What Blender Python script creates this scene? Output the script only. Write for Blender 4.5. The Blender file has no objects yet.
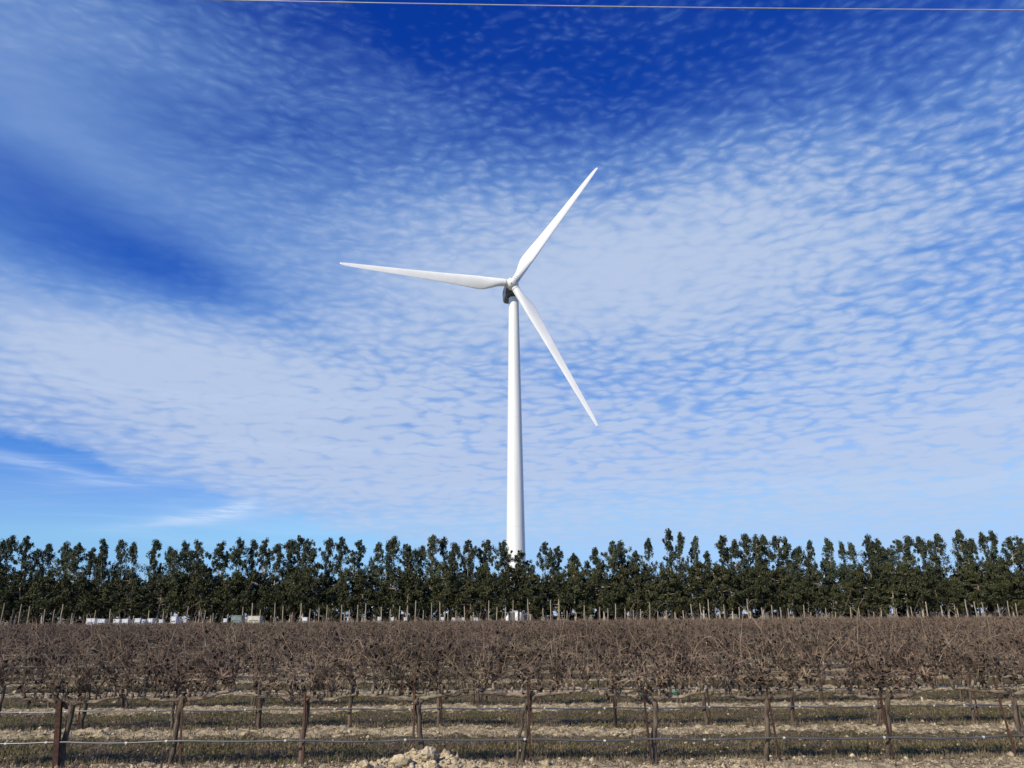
import bpy, math, random
import numpy as np
from mathutils import Vector, Matrix

R = math.radians
SC = bpy.context.scene
COL = SC.collection
random.seed(7)
RNG = np.random.default_rng(11)

# ------------------------------------------------------------------ camera
EYE = 1.8
PITCH, ROLL, FPX = R(16.8), R(-0.45), 769.0
cam = bpy.data.cameras.new('camera')
cam.sensor_width = 36.0
cam.lens = 36.0 * FPX / 1024.0
cam.clip_start = 0.1
cam.clip_end = 30000.0
cam_o = bpy.data.objects.new('camera', cam)
COL.objects.link(cam_o)
cam_o.matrix_world = Matrix.Translation((0, 0, EYE)) @ Matrix.Rotation(R(90) + PITCH, 4, 'X') @ Matrix.Rotation(ROLL, 4, 'Z')
SC.camera = cam_o

_fw = np.array([0, math.cos(PITCH), math.sin(PITCH)])
_u0 = np.array([0, -math.sin(PITCH), math.cos(PITCH)])
_r0 = np.array([1.0, 0, 0])
_rt = math.cos(ROLL) * _r0 + math.sin(ROLL) * _u0
_up = -math.sin(ROLL) * _r0 + math.cos(ROLL) * _u0


def ray(px, py):
    return _fw + _rt * (px - 512) / FPX + _up * (384 - py) / FPX


def at(px, py, dist):
    """world point seen at pixel (px,py) at ground distance dist (metres along +Y)"""
    v = ray(px, py)
    p = v * (dist / v[1])
    return np.array([p[0], p[1], p[2] + EYE])


def azel(px, py):
    v = ray(px, py)
    v = v / np.linalg.norm(v)
    return math.atan2(v[0], v[1]), math.asin(v[2])


# ------------------------------------------------------------------ sun, sky, exposure
SUN_EL, SUN_BACK = R(35), R(41)          # sun behind the camera, to its left
sd = Vector((-math.sin(SUN_BACK) * math.cos(SUN_EL), -math.cos(SUN_BACK) * math.cos(SUN_EL), math.sin(SUN_EL)))
sun = bpy.data.lights.new('sun', 'SUN')
sun.energy = 5.0
sun.angle = R(0.5)
sun.color = (1.0, 0.89, 0.70)
sun_o = bpy.data.objects.new('sun', sun)
COL.objects.link(sun_o)
sun_o.rotation_euler = sd.to_track_quat('Z', 'Y').to_euler()

SC.view_settings.view_transform = 'Standard'
SC.view_settings.look = 'None'
SC.view_settings.gamma = 1.0
SC.view_settings.use_curve_mapping = False
SC.view_settings.exposure = 0.0

SKY_FIT = ((89.0, 3.0), (18.6, 1.81), (15.0, 1.04))   # gain and contrast of the clear sky, per channel
world = bpy.data.worlds.new('World')
SC.world = world
world.use_nodes = True
world.cycles.sampling_method = 'MANUAL'
world.cycles.sample_map_resolution = 512
WT = world.node_tree
for n in list(WT.nodes):
    WT.nodes.remove(n)


class NT:
    """tiny helper for writing node expressions"""
    def __init__(self, tree):
        self.t = tree

    def new(self, typ, **kw):
        n = self.t.nodes.new(typ)
        for k, v in kw.items():
            setattr(n, k, v)
        return n

    def put(self, sock, v):
        if isinstance(v, bpy.types.NodeSocket):
            self.t.links.new(v, sock)
        else:
            sock.default_value = v

    def m(self, op, a, b=None, c=None, clamp=False):
        n = self.new('ShaderNodeMath', operation=op, use_clamp=clamp)
        self.put(n.inputs[0], a)
        if b is not None:
            self.put(n.inputs[1], b)
        if c is not None:
            self.put(n.inputs[2], c)
        return n.outputs[0]

    def add(self, a, b): return self.m('ADD', a, b)
    def sub(self, a, b): return self.m('SUBTRACT', a, b)
    def mul(self, a, b): return self.m('MULTIPLY', a, b)

    def ramp(self, v, lo, hi, a=0.0, b=1.0, smooth=True):
        n = self.new('ShaderNodeMapRange', interpolation_type='SMOOTHSTEP' if smooth else 'LINEAR')
        n.clamp = True
        self.put(n.inputs[0], v)
        for i, q in enumerate((lo, hi, a, b)):
            self.put(n.inputs[1 + i], q)
        return n.outputs[0]

    def xyz(self, x, y, z=0.0):
        n = self.new('ShaderNodeCombineXYZ')
        self.put(n.inputs[0], x); self.put(n.inputs[1], y); self.put(n.inputs[2], z)
        return n.outputs[0]

    def noise(self, vec, scale, detail=3.0, rough=0.5, dist=0.0, dims='3D', color=False):
        n = self.new('ShaderNodeTexNoise', noise_dimensions=dims)
        if vec is not None:
            self.put(n.inputs['Vector'], vec)
        self.put(n.inputs['Scale'], scale)
        self.put(n.inputs['Detail'], detail)
        self.put(n.inputs['Roughness'], rough)
        self.put(n.inputs['Distortion'], dist)
        return n.outputs[1 if color else 0]

    def mix(self, f, a, b):
        n = self.new('ShaderNodeMix', data_type='RGBA')
        self.put(n.inputs[0], f)
        self.put(n.inputs[6], a if isinstance(a, bpy.types.NodeSocket) else (*a, 1.0))
        self.put(n.inputs[7], b if isinstance(b, bpy.types.NodeSocket) else (*b, 1.0))
        return n.outputs[2]


def build_sky():
    N = NT(WT)
    def SN(vec, scale, detail, rough, dist=0.0, color=False):
        return N.noise(vec, scale, detail, rough, dist, '2D', color)
    out = N.new('ShaderNodeOutputWorld')
    bg = N.new('ShaderNodeBackground')
    bg.inputs[1].default_value = 0.1
    WT.links.new(bg.outputs[0], out.inputs[0])
    sky = N.new('ShaderNodeTexSky', sky_type='NISHITA')
    sky.sun_disc = False
    sky.sun_elevation = SUN_EL
    sky.sun_rotation = R(180) + SUN_BACK
    sky.altitude = 100.0
    sky.air_density = 1.0
    sky.dust_density = 0.3
    sky.ozone_density = 3.0
    # camera-style deep blue: each channel of the clear sky gets its own contrast
    sr = N.new('ShaderNodeSeparateColor')
    WT.links.new(sky.outputs[0], sr.inputs[0])
    def chan(c, gain, ex):
        return N.mul(N.m('POWER', N.mul(c, 0.1), ex), gain)
    cc = N.new('ShaderNodeCombineColor')
    rr, gg, bb = [chan(sr.outputs[k], *SKY_FIT[k]) for k in range(3)]
    gg = N.m('MINIMUM', gg, N.mul(bb, 0.62))
    rr = N.m('MINIMUM', rr, N.mul(gg, 0.45))
    for k, q in enumerate((rr, gg, bb)):
        WT.links.new(q, cc.inputs[k])
    clear = cc.outputs[0]

    tc = N.new('ShaderNodeTexCoord')
    sp = N.new('ShaderNodeSeparateXYZ')
    WT.links.new(tc.outputs['Generated'], sp.inputs[0])
    X, Y, Z = sp.outputs
    az = N.m('ARCTAN2', X, Y)
    zc = N.m('MAXIMUM', Z, 0.0)
    el = N.m('ARCSINE', N.m('MINIMUM', zc, 1.0))
    # log-polar coordinates of a cloud layer overhead: cloudlets keep their shape towards the horizon
    r = N.m('DIVIDE', N.m('COSINE', el), N.add(zc, 0.2))
    L = N.mul(N.m('LOGARITHM', N.m('MAXIMUM', r, 0.02), math.e), -1.0)

    def warp(src, noise_src, scale, ax, ay, det=2.0):
        w = SN(noise_src, scale, det, 0.5, color=True)
        wv = N.new('ShaderNodeVectorMath', operation='MULTIPLY_ADD')
        WT.links.new(w, wv.inputs[0]); wv.inputs[1].default_value = (ax, ay, 0.0); WT.links.new(src, wv.inputs[2])
        return wv.outputs[0]
    P0 = N.xyz(az, L, 0.0)
    P1 = warp(P0, P0, 2.2, 0.22, 0.16)
    P2 = warp(P0, P0, 5.0, 0.06, 0.04)
    P2 = warp(P2, P0, 26.0, 0.022, 0.018)

    def stretched(src, sx, sy, rot, off=0.0):
        n = N.new('ShaderNodeMapping')
        WT.links.new(src, n.inputs[0])
        n.inputs['Location'].default_value = (off, off, 0)
        n.inputs['Rotation'].default_value = (0, 0, rot)
        n.inputs['Scale'].default_value = (sx, sy, 1)
        return n.outputs[0]

    # where the layer is thick or open, placed by direction
    def blob(px, py, rx, ry, rot=0.0):
        a0, e0 = azel(px, py)
        k = 1.0 / FPX
        dx = N.sub(az, a0); dy = N.sub(el, e0)
        c, s = math.cos(rot), math.sin(rot)
        u = N.add(N.mul(dx, c / (rx * k)), N.mul(dy, s / (rx * k)))
        v = N.add(N.mul(dx, -s / (ry * k)), N.mul(dy, c / (ry * k)))
        d2 = N.add(N.mul(u, u), N.mul(v, v))
        return N.m('EXPONENT', N.mul(d2, -1.0))

    def total(base, items):
        acc = base
        for wgt, b in items:
            acc = N.add(acc, N.mul(b, wgt))
        return acc

    cover = total(0.56, [
        (-0.50, blob(400, -10, 230, 90)),
        (-0.16, blob(300, 150, 170, 70)),
        (-0.42, blob(790, -10, 340, 120)),
        (-0.36, blob(180, 275, 105, 30, R(-10))),
        (-0.22, blob(20, 215, 110, 50, R(-20))),
        (-0.14, blob(620, 110, 160, 90)),
        (0.20, blob(430, 340, 330, 95, R(8))),
        (0.36, blob(270, 415, 260, 60, R(-14))),
        (0.18, blob(950, 340, 180, 200)),
        (0.10, blob(620, 360, 260, 90)),
        (0.30, blob(700, 250, 230, 70)),
        (0.20, blob(470, 250, 200, 70)),
        (0.14, blob(820, 180, 220, 70)),
        (0.16, blob(100, 350, 220, 50, R(-8))),
        (-0.06, blob(90, 170, 120, 60)),
        (0.06, blob(30, 70, 110, 70)),
        (-0.22, blob(520, 560, 220, 18)),
        (-0.14, blob(900, 285, 130, 26)),
        (-0.12, blob(600, 385, 150, 20)),
        (-0.12, blob(965, 110, 110, 110)),
        (0.24, blob(780, 460, 460, 75)),
    ])
    # the sharp lower left edge of the layer
    (a0, e0), (a1, e1) = azel(0, 424), azel(430, 552)
    ln = math.hypot(a1 - a0, e1 - e0)
    sd_ = N.sub(N.mul(N.sub(az, a0), (e1 - e0) / ln), N.mul(N.sub(el, e0), (a1 - a0) / ln))   # positive below the edge
    sd_ = N.add(sd_, N.mul(N.sub(SN(P0, 12.0, 4.0, 0.6), 0.5), 0.045))
    edge = N.mul(N.ramp(sd_, -0.008, 0.028), N.ramp(az, azel(400, 500)[0], azel(640, 500)[0], 1.0, 0.3))
    cover = N.sub(cover, N.mul(edge, 1.1))
    big = SN(stretched(P1, 1.0, 1.6, R(-15)), 3.0, 4.0, 0.5)
    cover = N.add(cover, N.mul(N.sub(big, 0.5), 0.42))
    # cloud cover thinned behind the viewer, out of sight, to weaken the fill light
    cover = N.sub(cover, N.ramp(N.m('ABSOLUTE', az), 0.9, 1.7, 0.0, 0.55))

    def cloudlets(src, sc, sx, sy, rot, off):
        v = N.new('ShaderNodeTexVoronoi', feature='SMOOTH_F1', voronoi_dimensions='2D')
        WT.links.new(stretched(src, sx, sy, rot, off), v.inputs['Vector'])
        v.inputs['Scale'].default_value = sc
        v.inputs['Smoothness'].default_value = 0.7
        v.inputs['Randomness'].default_value = 1.0
        return N.sub(0.5, v.outputs['Distance'])
    c1 = cloudlets(P2, 43.0, 0.95, 1.45, R(-6), 0.0)
    c2 = cloudlets(P2, 43.0, 0.75, 1.6, R(34), 3.0)
    n1 = N.sub(SN(stretched(P2, 0.95, 1.7, R(-5), 7.0), 25.0, 4.0, 0.6), 0.5)
    n2 = N.sub(SN(stretched(P2, 0.8, 2.0, R(30), 5.0), 27.0, 4.0, 0.6), 0.5)
    r1 = N.add(N.mul(c1, 0.75), N.mul(n1, 0.75))
    r2 = N.add(N.mul(c2, 0.75), N.mul(n2, 0.75))
    selm = N.mul(N.ramp(az, -0.40, 0.0, 1.0, 0.0), N.ramp(el, R(20), R(30)))
    rip = N.add(N.mul(r1, N.sub(1.0, selm)), N.mul(r2, selm))
    fine = N.sub(SN(stretched(P2, 1.0, 1.6, R(5)), 80.0, 3.0, 0.6), 0.5)
    rip = N.add(rip, N.mul(fine, 0.35))
    amp = total(0.86, [(-0.80, blob(30, 120, 230, 170)), (-0.42, blob(440, 280, 260, 80)), (-0.30, blob(120, 340, 240, 45)),
                      (-0.3, blob(60, 500, 200, 50)), (0.25, blob(350, 450, 260, 60)), (-0.36, blob(690, 260, 170, 70)), (0.55, blob(800, 440, 420, 75)), (-0.22, blob(700, 60, 420, 110))])
    dens = N.add(cover, N.mul(rip, amp))
    thick = N.add(N.mul(N.ramp(cover, 0.0, 1.08), 0.47), N.mul(N.ramp(dens, 0.02, 1.15), 0.53))

    # drawn-out cirrus wisps low on the left
    cir = SN(stretched(P1, 1.0, 6.0, R(-14)), 3.0, 5.0, 0.6, 0.4)
    wisp = N.mul(N.ramp(cir, 0.45, 0.75), 0.16)
    def streak(px, py, rx, ry, rot, g):
        return N.mul(blob(px, py, rx, ry, rot), g)
    torn = N.ramp(SN(stretched(P2, 0.6, 3.0, R(-10)), 22.0, 4.0, 0.6), 0.3, 0.65, 0.35, 1.0)
    ws = N.add(streak(25, 462, 60, 5, R(-9), 0.42), streak(240, 507, 22, 5, R(14), 0.85))
    ws = N.add(ws, streak(195, 519, 60, 6, R(9), 0.60))
    ws = N.add(ws, streak(110, 482, 60, 6, R(4), 0.26))
    ws = N.add(N.mul(ws, torn), wisp)
    lowband = N.mul(N.ramp(el, R(1), R(6)), N.ramp(el, R(14), R(20), 1.0, 0.0))
    ws = N.m('MINIMUM', N.mul(ws, lowband), 1.0)
    thick = N.mul(thick, 0.92)
    # pale haze right above the horizon
    thick = N.mul(thick, N.ramp(el, R(1.5), R(5.5), 0.35, 1.0))

    shade = N.ramp(dens, 0.45, 1.15)
    ccol = N.mix(shade, (2.5, 4.6, 8.0), (5.1, 6.2, 8.2))
    low = N.ramp(el, R(9), R(21), 1.0, 0.0)
    ccol = N.mix(N.mul(low, 0.6), ccol, (4.9, 5.8, 7.9))
    col = N.mix(thick, clear, ccol)
    col = N.mix(N.m('MINIMUM', ws, 0.9), col, (6.3, 7.6, 9.7))
    haze = N.mul(N.ramp(el, R(0.0), R(12.0), 1.0, 0.0), N.ramp(az, -0.45, 0.15, 0.30, 0.72))
    col = N.mix(haze, col, (3.9, 5.8, 8.9))
    col = N.mix(N.ramp(el, R(0.3), R(3.5), 0.6, 0.0), col, (6.2, 7.2, 8.9))
    WT.links.new(col, bg.inputs[0])


build_sky()

# ------------------------------------------------------------------ helpers


class MB:
    """collects verts and faces; build() links them as ONE mesh object"""
    def __init__(self):
        self.v = []; self.f = []; self.n = 0

    def raw(self, verts, faces):
        b = self.n
        self.v.extend([tuple(q) for q in verts])
        self.f.extend([tuple(i + b for i in q) for q in faces])
        self.n += len(verts)

    def tube(self, pts, radii, sides=6, cap=True):
        pts = [np.asarray(p, float) for p in pts]
        k = len(pts)
        vs = []
        t0 = pts[1] - pts[0]
        ref = np.array([0, 0, 1.0]) if abs(t0[2]) < 0.9 * np.linalg.norm(t0) else np.array([1.0, 0, 0])
        for i in range(k):
            t = pts[min(i + 1, k - 1)] - pts[max(i - 1, 0)]
            t = t / (np.linalg.norm(t) + 1e-9)
            a = np.cross(t, ref); la = np.linalg.norm(a)
            if la < 1e-3:
                a = np.cross(t, [0.3, 0.9, 0.1]); la = np.linalg.norm(a)
            a /= la
            b = np.cross(t, a)
            for s in range(sides):
                q = 2 * math.pi * s / sides
                vs.append(pts[i] + radii[i] * (math.cos(q) * a + math.sin(q) * b))
        fs = []
        for i in range(k - 1):
            for s in range(sides):
                s2 = (s + 1) % sides
                fs.append((i * sides + s, i * sides + s2, (i + 1) * sides + s2, (i + 1) * sides + s))
        if cap:
            fs.append(tuple(range(sides))[::-1])
            fs.append(tuple((k - 1) * sides + s for s in range(sides)))
        self.raw(vs, fs)

    def box(self, c, s, rz=0.0):
        vs = []
        for dz in (-.5, .5):
            for dx, dy in ((-.5, -.5), (.5, -.5), (.5, .5), (-.5, .5)):
                x, y = dx * s[0], dy * s[1]
                vs.append((c[0] + x * math.cos(rz) - y * math.sin(rz), c[1] + x * math.sin(rz) + y * math.cos(rz), c[2] + dz * s[2]))
        self.raw(vs, [(3, 2, 1, 0), (4, 5, 6, 7), (0, 1, 5, 4), (1, 2, 6, 5), (2, 3, 7, 6), (3, 0, 4, 7)])

    def mesh(self, name, mat, smooth=False):
        me = bpy.data.meshes.new(name)
        me.from_pydata(self.v, [], self.f)
        if smooth:
            me.shade_smooth()
        me.materials.append(mat)
        me.update()
        return me

    def build(self, name, mat, parent=None, smooth=False, bevel=0.0):
        o = bpy.data.objects.new(name, self.mesh(name, mat, smooth))
        COL.objects.link(o)
        if parent is not None:
            o.parent = parent
        if bevel:
            b = o.modifiers.new('bevel', 'BEVEL'); b.width = bevel; b.segments = 2
        return o


def np_mesh(name, verts, faces, mat, smooth=False):
    """verts (n,3) float, faces (m,k) int all of the same size"""
    me = bpy.data.meshes.new(name)
    verts = np.ascontiguousarray(verts, dtype=np.float32)
    faces = np.ascontiguousarray(faces, dtype=np.int32)
    m, k = faces.shape
    me.vertices.add(len(verts)); me.vertices.foreach_set('co', verts.ravel())
    me.loops.add(m * k); me.loops.foreach_set('vertex_index', faces.ravel())
    me.polygons.add(m)
    me.polygons.foreach_set('loop_start', np.arange(0, m * k, k, dtype=np.int32))
    if smooth:
        me.polygons.foreach_set('use_smooth', np.ones(m, dtype=bool))
    me.materials.append(mat)
    me.update(calc_edges=True)
    me.validate()
    return me


def link(name, me, parent=None):
    o = bpy.data.objects.new(name, me)
    COL.objects.link(o)
    if parent is not None:
        o.parent = parent
    return o


def tag(o, label=None, cat=None, group=None, kind=None):
    if label: o['label'] = label
    if cat: o['category'] = cat
    if group: o['group'] = group
    if kind: o['kind'] = kind
    return o


def empty(name, loc, rz=0.0):
    o = bpy.data.objects.new(name, None)
    o.empty_display_size = 0.2
    o.location = loc
    o.rotation_euler = (0, 0, rz)
    COL.objects.link(o)
    return o


def copy_tree(root, parts):
    c = root.copy(); COL.objects.link(c)
    for p in parts:
        d = p.copy(); COL.objects.link(d); d.parent = c
    return c


def mat(name, base, rough=0.8, var=None, scale=5.0, metal=0.0, bump=0.0, bscale=30.0, detail=4.0, objvar=0.0, stretch=None, spec=0.3):
    """procedural material: base colour varied with noise, optional bump and per-object brightness"""
    m = bpy.data.materials.new(name)
    m.use_nodes = True
    t = m.node_tree
    N = NT(t)
    b = t.nodes['Principled BSDF']
    b.inputs['Roughness'].default_value = rough
    b.inputs['Metallic'].default_value = metal
    b.inputs['Specular IOR Level'].default_value = spec
    tc = N.new('ShaderNodeTexCoord')
    vec = tc.outputs['Object']
    if stretch:
        mp = N.new('ShaderNodeMapping'); t.links.new(vec, mp.inputs[0]); mp.inputs['Scale'].default_value = stretch
        vec = mp.outputs[0]
    col = None
    if var is not None:
        nz = N.noise(vec, scale, detail, 0.6)
        col = N.mix(N.ramp(nz, 0.33, 0.67), base, var)
    else:
        rgb = N.new('ShaderNodeRGB'); rgb.outputs[0].default_value = (*base, 1)
        col = rgb.outputs[0]
    if objvar:
        oi = N.new('ShaderNodeObjectInfo')
        hs = N.new('ShaderNodeHueSaturation')
        t.links.new(col, hs.inputs['Color'])
        t.links.new(N.ramp(oi.outputs['Random'], 0, 1, 1 - objvar, 1 + objvar, False), hs.inputs['Value'])
        t.links.new(N.ramp(N.m('FRACT', N.mul(oi.outputs['Random'], 7.31)), 0, 1, 0.49, 0.51, False), hs.inputs['Hue'])
        col = hs.outputs[0]
    t.links.new(col, b.inputs['Base Color'])
    if bump:
        bn = N.new('ShaderNodeBump')
        bn.inputs['Strength'].default_value = bump
        bn.inputs['Distance'].default_value = 0.02
        t.links.new(N.noise(vec, bscale, 4.0, 0.6), bn.inputs['Height'])
        t.links.new(bn.outputs[0], b.inputs['Normal'])
    return m


M = {}
M['white_paint'] = mat('white_paint', (0.79, 0.80, 0.77), 0.40, (0.70, 0.71, 0.67), 0.9, stretch=(1, 1, 0.06), spec=0.45)
M['blade_white'] = mat('blade_white', (0.80, 0.80, 0.78), 0.35, (0.74, 0.75, 0.72), 0.3, spec=0.45)
M['grey_paint'] = mat('grey_paint', (0.30, 0.31, 0.32), 0.45, (0.24, 0.25, 0.26), 0.6)
M['grey_light'] = mat('pale_grey_paint', (0.50, 0.52, 0.53), 0.5, (0.42, 0.44, 0.46), 1.0)
M['nacelle_grey'] = mat('nacelle_grey', (0.13, 0.135, 0.14), 0.4, (0.10, 0.105, 0.11), 0.6)
M['seam'] = mat('seam_white', (0.74, 0.75, 0.73), 0.4, (0.68, 0.69, 0.67), 0.5)
M['dark_metal'] = mat('dark_metal', (0.05, 0.05, 0.055), 0.5, (0.035, 0.035, 0.04), 2.0)
M['trunk'] = mat('vine_bark', (0.165, 0.128, 0.095), 0.95, (0.060, 0.044, 0.033), 22.0, bump=0.9, bscale=60.0, objvar=0.22, stretch=(1, 1, 0.25))
M['arm'] = mat('vine_arm_bark', (0.31, 0.255, 0.19), 0.95, (0.10, 0.075, 0.056), 14.0, bump=0.8, bscale=60.0, objvar=0.25, stretch=(0.35, 1, 1))
M['cane'] = mat('cane_bark', (0.300, 0.218, 0.148), 0.85, (0.062, 0.042, 0.031), 6.0, objvar=0.22)
M['dry_leaf'] = mat('dry_leaf', (0.055, 0.040, 0.030), 0.9, (0.024, 0.019, 0.016), 20.0, objvar=0.2)
M['far_vine'] = mat('far_vine', (0.218, 0.155, 0.106), 0.9, (0.078, 0.052, 0.038), 1.7)
M['rust'] = mat('rusty_steel', (0.10, 0.050, 0.032), 0.9, (0.042, 0.027, 0.022), 25.0, metal=0.1, bump=0.4, bscale=90, objvar=0.25)
M['wire'] = mat('galvanised_wire', (0.28, 0.28, 0.28), 0.45, (0.17, 0.16, 0.15), 2.0, metal=0.7)
M['hose'] = mat('drip_hose', (0.10, 0.105, 0.115), 0.32, (0.055, 0.057, 0.062), 3.0, spec=0.6)
M['dripper'] = mat('pale_dripper', (0.6, 0.6, 0.58), 0.5, (0.45, 0.44, 0.42), 10)
M['green_tie'] = mat('green_tie', (0.03, 0.22, 0.16), 0.5, (0.02, 0.15, 0.11), 12)
M['tree_bark'] = mat('pale_tree_bark', (0.44, 0.375, 0.29), 0.9, (0.27, 0.225, 0.17), 2.0, objvar=0.25)
M['crown'] = mat('dark_foliage', (0.074, 0.088, 0.046), 0.7, (0.030, 0.041, 0.024), 0.9, objvar=0.22)
M['skirt'] = mat('olive_foliage', (0.070, 0.072, 0.027), 0.75, (0.030, 0.036, 0.016), 0.9, objvar=0.22)
M['clod'] = mat('pale_clod', (0.55, 0.46, 0.305), 0.95, (0.29, 0.232, 0.145), 3.0, bump=0.6, bscale=40)
M['weed'] = mat('weed_green', (0.120, 0.118, 0.036), 0.9, (0.185, 0.145, 0.072), 1.1)
M['litter'] = mat('dry_litter', (0.20, 0.155, 0.11), 0.9, (0.09, 0.066, 0.048), 2.0)
M['cream'] = mat('cream_plastic', (0.62, 0.58, 0.47), 0.6, (0.50, 0.46, 0.37), 2.0)
M['bin_white'] = mat('white_plastic', (0.70, 0.71, 0.74), 0.55, (0.55, 0.56, 0.60), 1.5)
M['bin_dark'] = mat('dark_bin_opening', (0.16, 0.18, 0.19), 0.7, (0.11, 0.12, 0.13), 1.5)
M['bin_grey'] = mat('grey_green_plastic', (0.22, 0.28, 0.26), 0.4, (0.15, 0.20, 0.19), 2.5)
M['cable'] = mat('aluminium_cable', (0.62, 0.62, 0.62), 0.35, (0.5, 0.5, 0.5), 2.0, metal=0.4)

# ------------------------------------------------------------------ ground
ROW0, ROWD, NROWS = 10.6, 3.42, 28


def hash2(ix, iy, s):
    h = (ix * 374761393 + iy * 668265263 + s * 974711) & 0xffffffff
    h = ((h ^ (h >> 13)) * 1274126177) & 0xffffffff
    return ((h ^ (h >> 16)) & 0xffff) / 65535.0


def vnoise(x, y, s=0):
    ix = np.floor(x).astype(np.int64); iy = np.floor(y).astype(np.int64)
    fx = x - ix; fy = y - iy
    fx = fx * fx * (3 - 2 * fx); fy = fy * fy * (3 - 2 * fy)
    a = hash2(ix, iy, s); b = hash2(ix + 1, iy, s); c = hash2(ix, iy + 1, s); d = hash2(ix + 1, iy + 1, s)
    return (a * (1 - fx) + b * fx) * (1 - fy) + (c * (1 - fx) + d * fx) * fy


def fbm(x, y, s=0, o=4):
    r = 0; a = 0.5
    for i in range(o):
        r = r + a * vnoise(x * 2 ** i, y * 2 ** i, s + i * 17); a *= 0.5
    return r


def pale_mask(x, y):
    """0..1, where the bare pale strips lie (in front of each row); wavy edges"""
    t = (y - ROW0) / ROWD + 0.10 * (fbm(x * 0.9, y * 0.9, 5) - 0.47)
    t = t - np.floor(t)
    a = np.clip((t - 0.62) / 0.10, 0, 1) * np.clip((0.97 - t) / 0.09, 0, 1)
    return np.where(y < ROW0 + 0.30, 1.0, a)


def ground_h(x, y):
    near = np.clip((60 - y) / 40, 0, 1)
    p = pale_mask(x, y)
    t = (y - ROW0) / ROWD
    berm = 0.05 * np.cos(2 * math.pi * (t - 0.85))
    h = berm + 0.10 * (fbm(x * 0.5, y * 0.8, 1) - 0.47)
    h = h + (0.10 * p + 0.03) * (np.abs(fbm(x * 5, y * 6, 2, 3) - 0.44) * 1.6)
    h = h + 0.035 * p * np.clip(vnoise(x * 14, y * 14, 9) - 0.55, 0, 1) * 2
    front = np.clip((y - 6.0) / 2.0, 0, 1)
    return h * near * front - 0.02


def ground_z(x, y):
    return float(ground_h(np.array([x], float), np.array([y], float))[0])


def graded(a, b, step, lim, g):
    mid = list(np.arange(a, b + 1e-6, step))
    s = step; x = mid[-1]; hi = []
    while x < lim:
        s *= g; x += s; hi.append(x)
    return mid, hi


def build_ground():
    mid, hi = graded(-11.5, 11.5, 0.045, 9000, 1.12)
    xs = np.array([-q for q in hi[::-1]] + mid + hi)
    mid, hi = graded(8.6, 22.0, 0.04, 12000, 1.06)
    lo = [-200, -60, -15, 0, 4, 6.5, 7.6, 8.2]
    ys = np.array(lo + mid + hi)
    X, Yg = np.meshgrid(xs, ys)
    Z = ground_h(X, Yg)
    Z = np.where((np.abs(X) > 200) | (Yg < 8), -0.02, Z)
    v = np.stack([X.ravel(), Yg.ravel(), Z.ravel()], 1)
    nx, ny = len(xs), len(ys)
    i = (np.arange(ny - 1)[:, None] * nx + np.arange(nx - 1)[None, :]).ravel()
    f = np.stack([i, i + 1, i + nx + 1, i + nx], 1)

    m = bpy.data.materials.new('vineyard_soil')
    m.use_nodes = True
    t = m.node_tree; N = NT(t)
    b = t.nodes['Principled BSDF']
    b.inputs['Roughness'].default_value = 0.97
    b.inputs['Specular IOR Level'].default_value = 0.1
    geo = N.new('ShaderNodeNewGeometry')
    P = geo.outputs['Position']
    sp = N.new('ShaderNodeSeparateXYZ'); t.links.new(P, sp.inputs[0])
    y = sp.outputs[1]
    wob = N.mul(N.sub(N.noise(P, 0.9, 4.0, 0.6), 0.5), 0.26)
    ph = N.m('FRACT', N.add(N.m('DIVIDE', N.sub(y, ROW0), ROWD), N.add(wob, 10.0)))
    band = N.mul(N.ramp(ph, 0.62, 0.74), N.ramp(ph, 0.86, 0.98, 1.0, 0.0))
    front = N.ramp(N.add(y, N.mul(wob, 1.2)), ROW0 + 0.15, ROW0 + 0.50, 1.0, 0.0)
    pale = N.m('MAXIMUM', band, front)
    far = N.ramp(y, 104, 108)
    pale = N.m('MAXIMUM', pale, N.mul(far, 0.6))
    n_f = N.noise(P, 9.0, 6.0, 0.65)
    n_m = N.noise(P, 2.0, 5.0, 0.6)
    n_s = N.noise(P, 34.0, 4.0, 0.6)
    sand = N.mix(N.ramp(n_f, 0.35, 0.65), (0.27, 0.215, 0.132), (0.55, 0.455, 0.295))
    sand = N.mix(N.ramp(n_s, 0.48, 0.62, 0, 0.65), sand, (0.10, 0.078, 0.054))
    litter = N.mix(N.ramp(n_s, 0.40, 0.62), (0.050, 0.038, 0.026), (0.16, 0.125, 0.078))
    green = N.mix(N.ramp(n_f, 0.40, 0.65), (0.058, 0.054, 0.022), (0.125, 0.112, 0.052))
    weedy = N.mix(N.ramp(n_m, 0.42, 0.60), litter, green)
    spots = N.ramp(N.add(n_f, N.mul(n_s, 0.6)), 0.92, 1.02, 0, 0.8)
    weedy = N.mix(spots, weedy, (0.36, 0.31, 0.225))
    edge = N.ramp(N.add(pale, N.add(N.mul(N.sub(n_f, 0.5), 2.0), N.mul(N.sub(n_m, 0.5), 2.2))), 0.40, 0.95)
    col = N.mix(edge, weedy, sand)
    t.links.new(col, b.inputs['Base Color'])
    bn = N.new('ShaderNodeBump')
    bn.inputs['Strength'].default_value = 0.8
    bn.inputs['Distance'].default_value = 0.05
    t.links.new(N.noise(P, 25.0, 5.0, 0.65), bn.inputs['Height'])
    t.links.new(bn.outputs[0], b.inputs['Normal'])
    o = link('ground', np_mesh('ground', v, f, m, True))
    tag(o, kind='structure')


build_ground()

# ------------------------------------------------------------------ soil clods and weeds (uncountable)


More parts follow.
